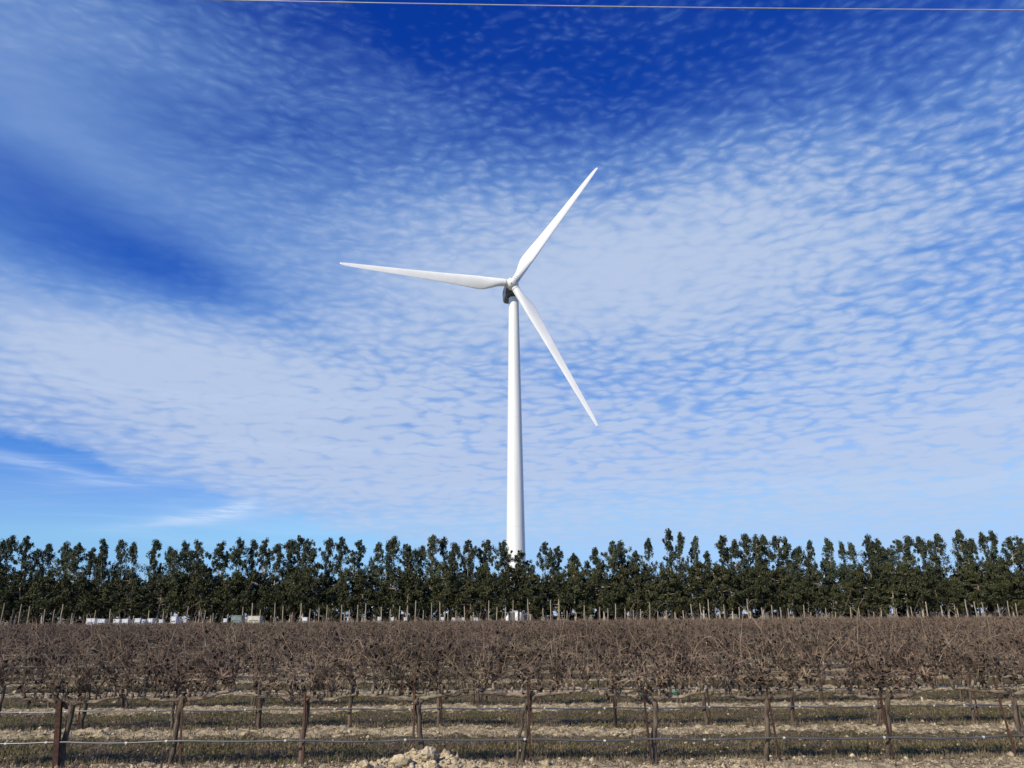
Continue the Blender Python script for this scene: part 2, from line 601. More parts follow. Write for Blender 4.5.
def blob_verts(n):
    """squashed irregular octahedra-like lumps: 6 verts, 8 tris each"""
    base = np.array([[1, 0, 0], [-1, 0, 0], [0, 1, 0], [0, -1, 0], [0, 0, 1], [0, 0, -1]], float)
    tri = np.array([[0, 2, 4], [2, 1, 4], [1, 3, 4], [3, 0, 4], [2, 0, 5], [1, 2, 5], [3, 1, 5], [0, 3, 5]])
    v = base[None] * RNG.uniform(0.55, 1.25, (n, 6, 1)) + RNG.normal(0, 0.18, (n, 6, 3))
    a = RNG.uniform(0, 6.28, n)
    c, s = np.cos(a), np.sin(a)
    x = v[:, :, 0] * c[:, None] - v[:, :, 1] * s[:, None]
    y = v[:, :, 0] * s[:, None] + v[:, :, 1] * c[:, None]
    v = np.stack([x, y, v[:, :, 2] * 0.7], 2)
    return v, tri


def heap_z(X, Y, d):
    prof = np.clip(1 - d, 0, 1) ** 0.75
    bumps = fbm((X + 9) * 2.6, (Y + 9) * 3.2, 41) - 0.47
    lump = np.abs(fbm((X + 3) * 6, (Y + 3) * 7, 43, 3) - 0.44)
    return prof * 0.17 * (1 + 1.4 * bumps) + np.clip(prof * 4, 0, 1) * (0.13 * lump + 0.03 * (vnoise(X * 16 + 50, Y * 16 + 50, 3) - 0.4))


def build_clods():
    n = 60000
    y = 9.6 + 26 * RNG.random(n) ** 1.8
    x = (RNG.random(n) - 0.5) * 2 * (0.72 * y + 1.5)
    hx = -1.20 + RNG.normal(0, 0.36, 2600); hy = 9.75 + RNG.normal(0, 0.30, 2600)
    keep = RNG.random(n) < pale_mask(x, y) * np.clip((fbm(x * 1.3, y * 2.0, 77) - 0.30) * 3.2, 0.12, 1) * 0.75 + 0.10
    x, y = x[keep], y[keep]
    n = len(x)
    n += len(hx)
    x = np.concatenate([x, hx]); y = np.concatenate([y, hy])
    s = np.clip(0.006 + RNG.exponential(0.010, n), 0, 0.06)
    v, tri = blob_verts(n)
    z = ground_h(x, y)
    dd = np.sqrt(((x + 1.20) / 0.92) ** 2 + ((y - 9.75) / 0.75) ** 2)
    z = z + np.where(dd < 1, heap_z(x + 1.20, y - 9.75, dd), 0)
    v = v * s[:, None, None]
    v[:, :, 0] += x[:, None]; v[:, :, 1] += y[:, None]; v[:, :, 2] += (z + s * 0.15)[:, None]
    f = (tri[None] + (np.arange(n) * 6)[:, None, None]).reshape(-1, 3)
    tag(link('soil_clods', np_mesh('soil_clods', v.reshape(-1, 3), f, M['clod'])), kind='stuff',
        label='pale crumbly soil clods strewn along the bare strips between vine rows', cat='soil')


def build_blades(name, material, n, hgt, wid, label, cat, flat, zone):
    y = 10.2 + 34 * RNG.random(n) ** 1.7
    x = (RNG.random(n) - 0.5) * 2 * (0.72 * y + 1.5)
    p = pale_mask(x, y)
    cl = fbm(x * 1.1, y * 1.4, 31)
    pr = zone(p, cl)
    k = RNG.random(n) < pr
    x, y = x[k], y[k]; n = len(x)
    h = hgt * RNG.uniform(0.4, 1.3, n); w = wid * RNG.uniform(0.6, 1.4, n)
    a = RNG.uniform(0, 6.28, n); lean = RNG.uniform(0, 1.0, n) * flat; b = RNG.uniform(0, 6.28, n)
    z = ground_h(x, y)
    dx, dy = np.cos(a) * w, np.sin(a) * w
    tx, ty = np.cos(b) * np.sin(lean) * h, np.sin(b) * np.sin(lean) * h
    tz = np.cos(lean) * h + 0.004
    v = np.empty((n, 3, 3))
    v[:, 0] = np.stack([x - dx, y - dy, z], 1)
    v[:, 1] = np.stack([x + dx, y + dy, z + 0.002], 1)
    v[:, 2] = np.stack([x + tx, y + ty, z + tz], 1)
    f = np.arange(n * 3).reshape(-1, 3)
    tag(link(name, np_mesh(name, v.reshape(-1, 3), f, material)), kind='stuff', label=label, cat=cat)


build_clods()
build_blades('weeds', M['weed'], 260000, 0.050, 0.010, 'low green and olive weeds growing in bands behind each vine row', 'weeds', 1.2,
             lambda p, c: (1 - p) * np.clip((c - 0.36) * 4.5, 0.05, 0.95))
build_blades('dry_litter', M['litter'], 200000, 0.075, 0.007, 'brown prunings and dead weed stalks lying on the vineyard soil', 'plant litter', 1.57,
             lambda p, c: 0.24 + 0.6 * (1 - p))

# ------------------------------------------------------------------ heap of dug soil at the bottom edge


def build_heap():
    c = np.array([-1.20, 9.75])
    nx, ny = 110, 80
    xs = np.linspace(-1.0, 1.0, nx); ys = np.linspace(-0.85, 0.75, ny)
    X, Y = np.meshgrid(xs, ys)
    d = np.sqrt((X / 0.92) ** 2 + (Y / 0.75) ** 2)
    Z = heap_z(X, Y, d)
    g = ground_h(X + c[0], Y + c[1])
    Z = g + np.where(d > 1.0, -0.03, Z)
    v = np.stack([X.ravel(), Y.ravel(), Z.ravel()], 1)
    i = (np.arange(ny - 1)[:, None] * nx + np.arange(nx - 1)[None, :]).ravel()
    f = np.stack([i, i + 1, i + nx + 1, i + nx], 1)
    o = link('soil_heap', np_mesh('soil_heap', v, f, M['clod'], False))
    o.location = (c[0], c[1], 0)
    tag(o, 'low heap of pale dug soil in front of the nearest vine row', 'soil heap')
    from mathutils import noise as mn
    spots = [(at(402, 757, 9.55), 0.085, 'big rounded pale rock on top of the soil heap', 'clod'), (at(429, 750, 9.75), 0.10, 'broad pale rock at the right of the soil heap', 'clod'),
             (at(380, 765, 9.35), 0.05, 'dark grey stone at the foot of the soil heap', 'dark_metal'), (at(397, 764, 9.3), 0.04, 'small dark stone half buried in the soil heap', 'dark_metal'),
             (at(364, 760, 9.5), 0.055, 'pale angular rock at the left end of the soil heap', 'clod')]
    stone = mat('grey_stone', (0.16, 0.15, 0.14), 0.9, (0.09, 0.085, 0.08), 8.0)
    for k, (p, s, lab, mm) in enumerate(spots):
        import bmesh
        bm = bmesh.new()
        bmesh.ops.create_icosphere(bm, subdivisions=3, radius=1.0)
        for q in bm.verts:
            nn = mn.noise(q.co * 1.3 + Vector((k * 7.1, 3, 1))) * 0.45 + mn.noise(q.co * 3.7 + Vector((k, 8, 2))) * 0.18
            q.co = q.co * (1 + nn + mn.noise(q.co * 9 + Vector((k, 2, 5))) * 0.10)
            q.co = Vector([round(c_ * 3.2) / 3.2 * 0.45 + c_ * 0.55 for c_ in q.co])      # broken faces
            q.co.x *= 1.35; q.co.z *= 0.75
            q.co *= s
        me = bpy.data.meshes.new('rock'); bm.to_mesh(me); bm.free()
        me.materials.append(M['clod'] if mm == 'clod' else stone)
        r = link('rock', me)
        r.location = (p[0], p[1], p[2] - 0.045)
        r.rotation_euler = (0, 0, k * 1.3)
        tag(r, lab, 'rock', 'rocks on the soil heap')


build_heap()

# ------------------------------------------------------------------ wind turbine
TD = 177.8                                # metres from the camera
HUB = at(512.6, 283.5, TD - 3.6)
YAW, TILT, PHASE, RAD = R(7.0), R(5.0), -3.5, 41.9


def build_turbine():
    bx = at(517, 612, TD)[0]
    bx = 0.65 * bx + 0.35 * HUB[0] 
    root = empty('wind_turbine', (bx, TD, 0))
    tag(root, 'tall white three-bladed wind turbine rising behind the windbreak trees', 'wind turbine')
    axis = np.array([math.sin(YAW) * math.cos(TILT), -math.cos(YAW) * math.cos(TILT), math.sin(TILT)])
    e1 = np.array([math.cos(YAW), math.sin(YAW), 0.0])
    e2 = np.cross(e1, axis); e2 = e2 if e2[2] > 0 else -e2
    hub = HUB - np.array([bx, TD, 0])     # in the thing's own frame
    ttop = hub[2] - 2.35
    # tower: one long cone on a flanged foot
    tw = MB()
    sides = 64
    prof = [(-0.3, 2.55), (0.0, 2.55), (0.25, 2.55), (0.26, 2.38)]
    for k in range(1, 25):
        q = k / 24
        prof.append((0.26 + (ttop - 0.26) * q, 2.38 - (2.38 - 1.22) * q))
    vs, fs = [], []
    for z, r in prof:
        for s in range(sides):
            q = 2 * math.pi * s / sides
            vs.append((r * math.cos(q), r * math.sin(q), z))
    for i in range(len(prof) - 1):
        for s in range(sides):
            s2 = (s + 1) % sides
            fs.append((i * sides + s, i * sides + s2, (i + 1) * sides + s2, (i + 1) * sides + s))
    tw.raw(vs, fs)
    tower = tw.build('tower', M['white_paint'], root, smooth=True)
    for q in (0.27, 0.60):
        sm = MB()
        z = 0.26 + (ttop - 0.26) * q; r = 2.38 - (2.38 - 1.22) * q + 0.012
        sm.tube([(0, 0, z), (0, 0, z + 0.14)], [r, r], 64, cap=False)
        sm.build('flange_seam', M['seam'], tower, True)
    # door and steps at the foot
    d = MB(); d.box((0.35, -2.24, 1.75), (0.9, 0.16, 2.1)); d.build('door', M['grey_paint'], tower, bevel=0.03)
    s = MB()
    for k in range(4):
        s.box((0.35, -2.55 - 0.28 * k, 0.62 - 0.17 * k), (1.2, 0.27, 0.06))
    s.box((-0.26, -3.0, 0.35), (0.05, 1.1, 0.12)); s.box((0.96, -3.0, 0.35), (0.05, 1.1, 0.12))
    s.build('steps', M['grey_paint'], tower)
    # yaw ring
    y = MB()
    y.tube([(0, 0, ttop - 0.02), (0, 0, ttop + 0.42)], [1.42, 1.42], 40)
    y.build('yaw_ring', M['dark_metal'], root)
    # nacelle: rounded box section swept along the shaft axis
    nb = MB()
    nside = np.array([e1[0], e1[1], 0.0])
    nup = np.array([0, 0, 1.0])
    back = np.array([-math.sin(YAW), math.cos(YAW), 0.0])
    c0 = np.array([hub[0], hub[1], hub[2]]) + back * 1.35
    secs = [(0.0, 0.9, 0.95, -0.05), (0.35, 1.35, 1.45, -0.05), (1.2, 1.60, 1.92, -0.20), (4.0, 1.66, 2.0, -0.18), (6.4, 1.62, 1.9, -0.10), (7.6, 1.45, 1.65, -0.04), (7.9, 1.15, 1.3, 0.0)]
    ns = 32
    vs, fs = [], []
    for (l, hw, hh, dz) in secs:
        for k in range(ns):
            q = 2 * math.pi * (k + 0.5) / ns
            cx, sx = math.cos(q), math.sin(q)
            px = hw * math.copysign(abs(cx) ** 0.55, cx); pz = hh * math.copysign(abs(sx) ** 0.55, sx)
            vs.append(c0 + back * l + nside * px + nup * (pz + dz))
    for i in range(len(secs) - 1):
        for k in range(ns):
            k2 = (k + 1) % ns
            fs.append((i * ns + k, i * ns + k2, (i + 1) * ns + k2, (i + 1) * ns + k))
    fs.append(tuple(range(ns))[::-1]); fs.append(tuple((len(secs) - 1) * ns + k for k in range(ns)))
    nb.raw(vs, fs)
    nac = nb.build('nacelle', M['nacelle_grey'], root, smooth=False)
    for k in range(5):
        ls = MB()
        cc = c0 + back * (3.0 + 0.75 * k) - nside * 1.64
        ls.box(cc + nup * 0.3, (0.06, 0.5, 0.9), YAW)
        ls.build('louvre', M['dark_metal'], nac)
    mast = MB()
    p = c0 + back * 6.4 + nup * 1.80
    mast.tube([p, p + nup * 1.5], [0.05, 0.04], 8)
    mast.tube([p + nup * 1.3 - nside * 0.5, p + nup * 1.3 + nside * 0.5], [0.03, 0.03], 6)
    mast.build('wind_vane', M['grey_paint'], nac)
    # hub / spinner
    hb = MB()
    prof = [(-1.75, 0.95), (-1.45, 1.22), (-0.8, 1.42), (0.0, 1.50), (0.7, 1.38), (1.25, 1.05), (1.6, 0.62), (1.75, 0.25), (1.8, 0.0)]
    vs, fs = [], []
    for (l, r) in prof:
        for k in range(ns):
            q = 2 * math.pi * k / ns
            vs.append(hub + axis * l + (e1 * math.cos(q) + e2 * math.sin(q)) * max(r, 0.01))
    for i in range(len(prof) - 1):
        for k in range(ns):
            k2 = (k + 1) % ns
            fs.append((i * ns + k, i * ns + k2, (i + 1) * ns + k2, (i + 1) * ns + k))
    fs.append(tuple(range(ns))[::-1])
    hb.raw(vs, fs)
    hubo = hb.build('hub', M['white_paint'], root, smooth=True)
    for k in range(3):
        hole = MB()
        q = R(PHASE + 60 * (2 * k) + 1)
        dd = e1 * math.cos(q) + e2 * math.sin(q)
        p = hub + axis * 1.30 + dd * 0.78
        hole.tube([p, p + axis * 0.16 + dd * 0.1], [0.16, 0.15], 12)
        hole.build('lifting_hatch', M['dark_metal'], hubo)
    # blades
    for off in (180, 60, -60):
        q = R(PHASE + off)
        rad = math.cos(q) * e1 + math.sin(q) * e2
        tang = -math.sin(q) * e1 + math.cos(q) * e2
        cone = R(2.0)
        dirv = math.cos(cone) * rad + math.sin(cone) * axis
        nrm = math.cos(cone) * axis - math.sin(cone) * rad      # towards the wind
        stations = [(1.30, 0.95, 0.95, 0), (2.6, 0.95, 0.95, 0), (3.6, 1.05, 0.90, 3), (5.2, 1.32, 0.74, 9), (7.0, 1.58, 0.62, 14), (8.4, 1.66, 0.52, 15),
                    (11, 1.52, 0.42, 12), (15, 1.28, 0.32, 9), (20, 1.08, 0.24, 6), (26, 0.88, 0.17, 4), (32, 0.72, 0.11, 2), (37, 0.56, 0.08, 1), (40, 0.45, 0.06, 0),
                    (41.5, 0.34, 0.045, 0), (42.2, 0.22, 0.03, 0), (42.5, 0.07, 0.012, 0)]
        ng = 28
        vs, fs = [], []
        for (l, hc, ht, tw_) in stations:
            a = R(tw_ + 3)
            cd = math.cos(a) * tang + math.sin(a) * (-nrm)       # towards the trailing edge
            td = math.cos(a) * nrm + math.sin(a) * tang
            flat = min(1.0, max(0.0, (l - 2.6) / 4.0))
            for k in range(ng):
                w = 2 * math.pi * k / ng
                x = math.cos(w); yy = math.sin(w)
                # round root, blending to an airfoil: blunt nose, thin tail
                xa = x * hc + flat * hc * 0.42
                ta = yy * ht * (1 - flat * 0.62 * (x * 0.5 + 0.5)) * (1 + 0.15 * flat)
                bend = 0.9 * (l / RAD) ** 2 
                vs.append(hub + dirv * (l * RAD / 42.5) + cd * xa + td * ta + nrm * bend * 0.4)
        for i in range(len(stations) - 1):
            for k in range(ng):
                k2 = (k + 1) % ng
                fs.append((i * ng + k, i * ng + k2, (i + 1) * ng + k2, (i + 1) * ng + k))
        fs.append(tuple((len(stations) - 1) * ng + k for k in range(ng)))
        b = MB(); b.raw(vs, fs)
        bo = b.build('blade', M['blade_white'], root, smooth=True)
        rg = MB()
        rg.tube([hub + dirv * 1.62, hub + dirv * 1.86], [0.985, 0.985], 28)
        rg.build('root_collar', M['grey_light'], bo)


build_turbine()

# ------------------------------------------------------------------ windbreak trees
TREE_D = 126.0


def leaf_cloud(centres, radii, per, size, zs=1.0):
    """small randomly turned leaf-sprig quads filling clump ellipsoids; returns verts, faces"""
    n = len(centres) * per
    c = np.repeat(centres, per, 0); rr = np.repeat(radii, per)
    d = RNG.normal(size=(n, 3)); d /= np.linalg.norm(d, axis=1)[:, None]
    d[:, 2] *= zs
    p = c + d * (rr * RNG.random(n) ** 0.55)[:, None]
    a = RNG.normal(size=(n, 3)); a[:, 2] = np.abs(a[:, 2]) * 1.5; a /= np.linalg.norm(a, axis=1)[:, None]
    b = np.cross(a, RNG.normal(size=(n, 3))); b /= np.linalg.norm(b, axis=1)[:, None] + 1e-9
    s = size * RNG.uniform(0.5, 1.5, n)
    a = a * s[:, None]; b = b * (s * 0.42)[:, None]
    v = np.stack([p - a, p - b * 0.9, p + a, p + b], 1)
    return v.reshape(-1, 3), np.arange(n * 4).reshape(-1, 4)


def tree_proto(kind, seed):
    """metres, a 13 m tall tree (or an 8 m bushy one); returns its meshes"""
    rnd = random.Random(seed)
    tall = kind == 'tall'
    H = 13.0 if tall else 8.2
    form = ('cone', 'open', 'column')[seed % 3]
    t = MB()

    def stem(x0, y0, z0, z1, r):
        pts, rad = [], []
        lx, ly = x0, y0
        for k in range(9):
            q = k / 8
            pts.append(np.array((lx, ly, z0 + (z1 - z0) * q)))
            rad.append(r * (1 - q) ** 1.25 + 0.018)
            lx += rnd.uniform(-0.15, 0.15); ly += rnd.uniform(-0.15, 0.15)
        t.tube(pts, rad, 7)
        return pts
    leaders = [(stem(0, 0, -0.2, H * 0.97, 0.155), H * 0.97, 1.0)]
    if tall and form != 'cone':
        for k in range(rnd.choice((1, 1, 2)) if form == 'open' else rnd.choice((0, 1))):
            z0 = H * rnd.uniform(0.32, 0.5); z1 = H * rnd.uniform(0.80, 0.96)
            p0 = leaders[0][0][int(z0 / H * 8)]
            sx = rnd.choice((-1, 1)) * rnd.uniform(0.5, 1.0); sy = rnd.uniform(-.5, .5)
            leaders.append((stem(p0[0] + sx, p0[1] + sy, z0 + 0.9, z1, 0.09), z1, 0.62))
            t.tube([p0, p0 + np.array([sx, sy, 0.98])], [0.08, 0.08], 5, cap=False)
    cs, cr, ss, sr = [], [], [], []
    zlow = (0.23 if tall else (0.29 if seed % 2 else 0.15)) * H
    for (pts, ztop, share) in leaders:
        za = max(zlow, pts[0][2])
        nb = int((88 if tall else 50) * share * (ztop - za) / (H - zlow))
        if form == 'open': nb = int(nb * 0.80)
        gap = rnd.uniform(0.45, 0.75)
        for k in range(nb):
            f = ((k + rnd.random()) / nb)
            z = za + (ztop - za) * f
            g = (z - pts[0][2]) / (pts[-1][2] - pts[0][2]) * 8
            i = min(7, max(0, int(g))); fr = min(1.0, max(0.0, g - i))
            a = pts[i] * (1 - fr) + pts[i + 1] * fr
            if tall:
                if form == 'cone': env = 1.75 * (1 - f) ** 0.75 + 0.18
                elif form == 'column': env = 1.35 * (1 - f ** 2.2) ** 0.8 + 0.22
                else: env = 1.9 * (1 - f ** 3) ** 0.7 * (0.65 + 0.35 * math.cos(f * 9 + seed)) + 0.25
                if abs(f - gap) < 0.06 and rnd.random() < 0.7: continue
            else:
                env = 1.9 * math.sin(math.pi * min(1, max(0.06, 0.12 + 0.86 * f))) ** 0.6
            w = env * share ** 0.5 * rnd.uniform(0.10, 1.22)
            ang = rnd.uniform(0, 6.283)
            up = rnd.uniform(0.35, 1.3) * (0.75 if tall else 0.25) * min(1.0, w)
            tip = a + np.array([math.cos(ang) * w, math.sin(ang) * w, up])
            mid = (a + tip) / 2 + np.array([0, 0, -0.06])
            t.tube([a, mid, tip], [0.045 * (1.1 - 0.6 * f) + 0.01, 0.026, 0.01], 4, cap=False)
            low = tall and z < H * (0.46 + rnd.uniform(-0.10, 0.10))
            tgt, tr = (ss, sr) if (low or not tall) else (cs, cr)
            r = rnd.choice((0.24, 0.32, 0.42, 0.56)) * (0.72 + 0.5 * (1 - f))
            tgt.append(tip); tr.append(r)
            if w > 0.6 and rnd.random() < 0.7:
                tgt.append(mid + np.array([rnd.uniform(-.25, .25), rnd.uniform(-.25, .25), rnd.uniform(-.1, .35)])); tr.append(r * 0.85)
            if low or not tall:
                tgt.append(tip + np.array([rnd.uniform(-.7, .7), rnd.uniform(-.7, .7), rnd.uniform(-.35, .4)])); tr.append(r * 1.0)
        top = pts[-1]
        for k in range(5):                 # spindly leading shoots
            q = top + np.array([rnd.uniform(-.12, .12) * (1 + k), rnd.uniform(-.12, .12) * (1 + k), -0.32 * k + 0.22])
            (cs if tall else ss).append(q); (cr if tall else sr).append(0.13 + 0.055 * k)
    res = {'trunk': t.mesh('trunk', M['tree_bark'], True)}
    if tall:
        v, f = leaf_cloud(np.array(cs), np.array(cr), 66, 0.125, 1.4)
        res['crown'] = np_mesh('crown', v, f, M['crown'])
        v, f = leaf_cloud(np.array(ss), np.array(sr), 48, 0.14, 1.15)
        res['lower_foliage'] = np_mesh('lower_foliage', v, f, M['skirt'])
    else:
        v, f = leaf_cloud(np.array(ss), np.array(sr), 50, 0.15, 1.1)
        res['crown'] = np_mesh('crown', v, f, M['skirt'])
    return res


TOPS = [(-22, 539), (-8, 544), (10, 537), (24, 537), (37, 550), (48, 545), (65, 544), (79, 544), (94, 549), (107, 540), (122, 541), (133, 543), (158, 541), (172, 548), (186, 543), (200, 542),
        (220, 543), (240, 540), (255, 541), (264, 540), (277, 545), (290, 541), (298, 537), (309, 540), (329, 539), (345, 538), (363, 541), (379, 543), (393, 538), (406, 545), (420, 547),
        (432, 536), (444, 538), (456, 544), (468, 541), (487, 541), (503, 542), (517, 552), (530, 566), (545, 543), (560, 547), (574, 554), (586, 562), (597, 549), (612, 542), (622, 542), (634, 552), (649, 539),
        (667, 530), (681, 533), (693, 537), (706, 552), (718, 537), (736, 541), (745, 535), (756, 537), (764, 536), (776, 537), (787, 538), (797, 548), (809, 541), (827, 540), (843, 543), (853, 544),
        (866, 537), (875, 540), (885, 548), (897, 541), (909, 537), (922, 538), (936, 535), (957, 531), (968, 540), (980, 533), (992, 532), (1010, 538), (1020, 538), (1034, 536), (1048, 540)]

ORD = ['first', 'second', 'third', 'fourth', 'fifth', 'sixth', 'seventh', 'eighth', 'ninth', 'tenth', 'eleventh', 'twelfth', 'thirteenth', 'fourteenth', 'fifteenth', 'sixteenth',
       'seventeenth', 'eighteenth', 'nineteenth', 'twentieth', 'twenty-first', 'twenty-second', 'twenty-third', 'twenty-fourth', 'twenty-fifth']


def build_trees():
    talls = [tree_proto('tall', 100 + k) for k in range(15)]
    bushes = [tree_proto('bush', 200 + k) for k in range(6)]
    turb = 515
    lefts = [t for t in TOPS if t[0] < turb]
    rights = [t for t in TOPS if t[0] >= turb]
    made = {}

    def place(proto, key, name, loc, rz, sc):
        if key not in made:
            root = empty(name, loc, rz)
            parts = []
            for nm, me in proto.items():
                parts.append(link(nm, me, root))
            made[key] = (root, parts)
        else:
            root = copy_tree(*made[key])
            root.location = loc; root.rotation_euler = (0, 0, rz)
        root.scale = sc
        return root

    for i, (px, py) in enumerate(TOPS):
        dd = TREE_D + random.uniform(-1.2, 1.2)
        p = at(px, py, dd)
        h = p[2] + 0.2
        k = random.choice([q for q in range(15) if (q + 100) % 3 != 0 or px > 530 or random.random() < 0.3])
        if px < turb:
            j = len(lefts) - 1 - lefts.index((px, py)); side = 'left'
        else:
            j = rights.index((px, py)); side = 'right'
        # beyond the 22nd tree count from the photo's edge instead
        if j < 22:
            where = '%s tall tree to the %s of the turbine tower' % (ORD[j], side)
        else:
            row = lefts if side == 'left' else rights[::-1]
            row = [t for t in row if -3 < t[0] < 1027]
            where = '%s tall tree in from the %s edge of the photo' % (ORD[row.index((px, py))], side) if (px, py) in row else 'tree just past the %s edge of the photo, number %s out' % (side, 'one' if px in (-8, 1034) else 'two')
        look = 'short slim' if py > 547 else ('very tall' if py < 534 else ('tall full' if i % 2 else 'tall narrow'))
        if py >= 534 and py <= 547:
            lab = '%s dark evergreen, %s' % (look.replace('tall ', ''), where)
        else:
            lab = '%s dark evergreen, %s' % (look, where)
        root = place(talls[k], ('t', k), 'windbreak_tree', (p[0], dd, 0), random.uniform(0, 6.28), (random.uniform(0.85, 1.3), random.uniform(0.85, 1.3), h / 13.0))
        tag(root, lab, 'tree', 'tall trees of the windbreak')
    # bushy lower trees standing between them
    px = -30.0
    i = 0
    while px < 1060:
        front = i % 2
        dd = TREE_D + (-2.4 if front else 3.2) + random.uniform(-0.5, 0.5)
        p = at(px, 600, dd)
        h = random.uniform(5.5, 10.0) if front else random.uniform(6.5, 10.5)
        if 504 < px < 533 and not front:
            px += 3; i += 1
            continue
        k = random.choice((1, 3, 5)) if front else random.choice((0, 2, 4))
        root = place(bushes[k], ('b', k), 'bushy_tree', (p[0], dd, 0), random.uniform(0, 6.28), (random.uniform(0.85, 1.15), random.uniform(0.85, 1.15), h / 8.2))
        tag(root, 'low bushy olive-green tree filling in beneath the tall windbreak crowns', 'tree', 'low bushy trees of the windbreak')
        px += random.uniform(5, 9)
        i += 1


build_trees()

# ------------------------------------------------------------------ slim pale posts in front of the windbreak
M['post'] = mat('pale_post_wood', (0.33, 0.275, 0.20), 0.9, (0.20, 0.165, 0.125), 2.0, objvar=0.2)


def build_posts():
    meshes = []
    for k in range(6):
        m = MB()
        rnd = random.Random(700 + k)
        m.tube(wobble_line(rnd, 6), [0.095, 0.085, 0.08, 0.08, 0.075, 0.07, 0.065], 8)
        meshes.append(m.mesh('wooden_post', M['post'], True))
    px = 4.0
    while px < 1022:
        dd = 117.0 + random.uniform(-0.8, 0.8)
        top = random.choice((601, 604, 606, 608, 611)) + random.uniform(-2, 2) + (4 if px < 260 else 0)
        p = at(px, top, dd)
        o = link('wooden_post', meshes[random.randrange(6)])
        o.location = (p[0], dd, 0)
        o.rotation_euler = (0, random.uniform(-0.035, 0.02), random.uniform(0, 6.28))
        o.scale = (1, 1, p[2])
        tag(o, 'slim pale wooden post standing upright along the foot of the windbreak', 'post', 'pale posts along the windbreak')
        px += random.choice((7.5, 8.2, 8.5, 9.5, 15))


def wobble_line(rnd, n):
    return [np.array((rnd.gauss(0, 0.02), rnd.gauss(0, 0.02), k / n - (0.03 if k == 0 else 0))) for k in range(n + 1)]


build_posts()

# ------------------------------------------------------------------ things standing under the windbreak


def bin_thing(px0, px1, pytop, dist, material, name, label, cat, group=None, lid=None):
    a = at(px0, pytop, dist); b = at(px1, pytop, dist)
    w = b[0] - a[0]; h = a[2]
    root = empty(name, ((a[0] + b[0]) / 2, dist, 0), random.uniform(-0.08, 0.08))
    m = MB()
    dp = min(1.4, w)
    for dx in (-1, 1):
        m.box((dx * (w / 2 - 0.04), 0, h * 0.54), (0.08, dp, h * 0.84))
    for dy in (-1, 1):
        m.box((0, dy * (dp / 2 - 0.04), h * 0.54), (w - 0.164, 0.08, h * 0.84))
    m.box((0, 0, h * 0.10), (w - 0.01, dp - 0.01, 0.06))
    body = m.build('body', material, root, bevel=0.015)
    f = MB()
    for dx in (-1, 0, 1):
        f.box((dx * (w / 2 - 0.12), 0, h * 0.045), (0.14, dp * 0.95, h * 0.09))
    f.build('skid', M['bin_dark'], root)
    for k_ in (0.42, 0.70):
        sl = MB(); sl.box((0, -dp / 2 - 0.004, h * k_), (w * 0.72, 0.02, h * 0.07)); sl.build('slot', M['bin_dark'], body)
    r = MB()
    r.box((0, 0, h * 0.975), (w + 0.05, dp + 0.05, h * 0.05))
    r.build('lid', lid or material, root, bevel=0.01)
    tag(root, label, cat, group)
    return root


WB = [(89, 97.5, 619.5, 'lone white bin at the left end of the row of white bins'), (99.5, 106.5, 620.0, 'white bin beside the leftmost bin under the trees'), (115, 121, 620.0, 'narrow white bin standing alone between two gaps'),
      (123.5, 129.5, 620.0, 'white bin just right of the narrow lone bin'), (136, 141.5, 619.5, 'taller white bin near the middle of the bin row'), (142.5, 146.5, 620.5, 'small white bin touching the taller middle bin'),
      (149, 154, 619.5, 'white bin right of the small middle bin'), (160, 164, 620.5, 'tiny white bin between the middle and right-hand bins'), (172.5, 177.5, 617.5, 'tallest white bin in the row under the trees'),
      (179, 182, 620.0, 'slim white bin right of the tallest white bin'), (184, 187, 620.5, 'last small white bin at the right end of the row'), (224, 227.5, 619.5, 'small white bin just left of the grey-green tank')]
for (a, b, t, lab) in WB:
    bin_thing(a, b, t - 1.0, 110.5 + random.uniform(-0.6, 0.6), M['bin_white'], 'field_bin', lab, 'bin', 'white bins under the windbreak')
bin_thing(249.5, 261.5, 616.0, 110.5, M['cream'], 'field_bin', 'large cream-coloured bin standing under the windbreak', 'bin')
bin_thing(233.5, 243.5, 615.5, 110.5, M['bin_grey'], 'field_bin', 'grey-green translucent bin left of the cream-coloured bin', 'bin')
WB2 = [(303, 308), (347, 350), (378, 381), (391, 394), (404, 407), (440, 444), (452, 455), (462, 465), (474, 478)]
for k, (a, b) in enumerate(WB2):
    j = k + 1
    lab = ('pale crate among tree trunks, %s leftwards from the turbine foot' % ORD[8 - k]) if b < 500 else ('pale crate among tree trunks, %s rightwards from the turbine foot' % ORD[k - 9])
    bin_thing(a, b, 617.6 + random.uniform(-1.2, 0.8), 119.5 + random.uniform(-1, 1), M['bin_white'], 'crate', lab, 'crate', 'pale crates among the tree trunks')


def cabinet(px0, px1, pytop, dist, label):
    a = at(px0, pytop, dist); b = at(px1, pytop, dist)
    w = b[0] - a[0]; h = a[2]
    root = empty('transformer_cabinet', ((a[0] + b[0]) / 2, dist, 0))
    m = MB(); m.box((0, 0, h * 0.46), (w, 2.0, h * 0.9)); m.build('body', M['grey_light'], root, bevel=0.04)
    m = MB(); m.box((0, 0, h * 0.965), (w + 0.16, 2.16, h * 0.07)); m.build('lid', M['grey_light'], root, bevel=0.03)
    m = MB()
    k = -w / 2 + 0.15
    while k < w / 2 - 0.1:
        m.box((k, -1.10, h * 0.48), (0.05, 0.2, h * 0.7)); k += 0.17
    m.build('cooling_fins', M['grey_paint'], root)
    tag(root, label, 'transformer', 'transformer cabinets at the turbine foot')


cabinet(508, 515, 609.5, 168, 'pale grey transformer cabinet left of the turbine foot')
cabinet(519.5, 529, 609.0, 168, 'pale grey transformer cabinet right of the turbine foot')
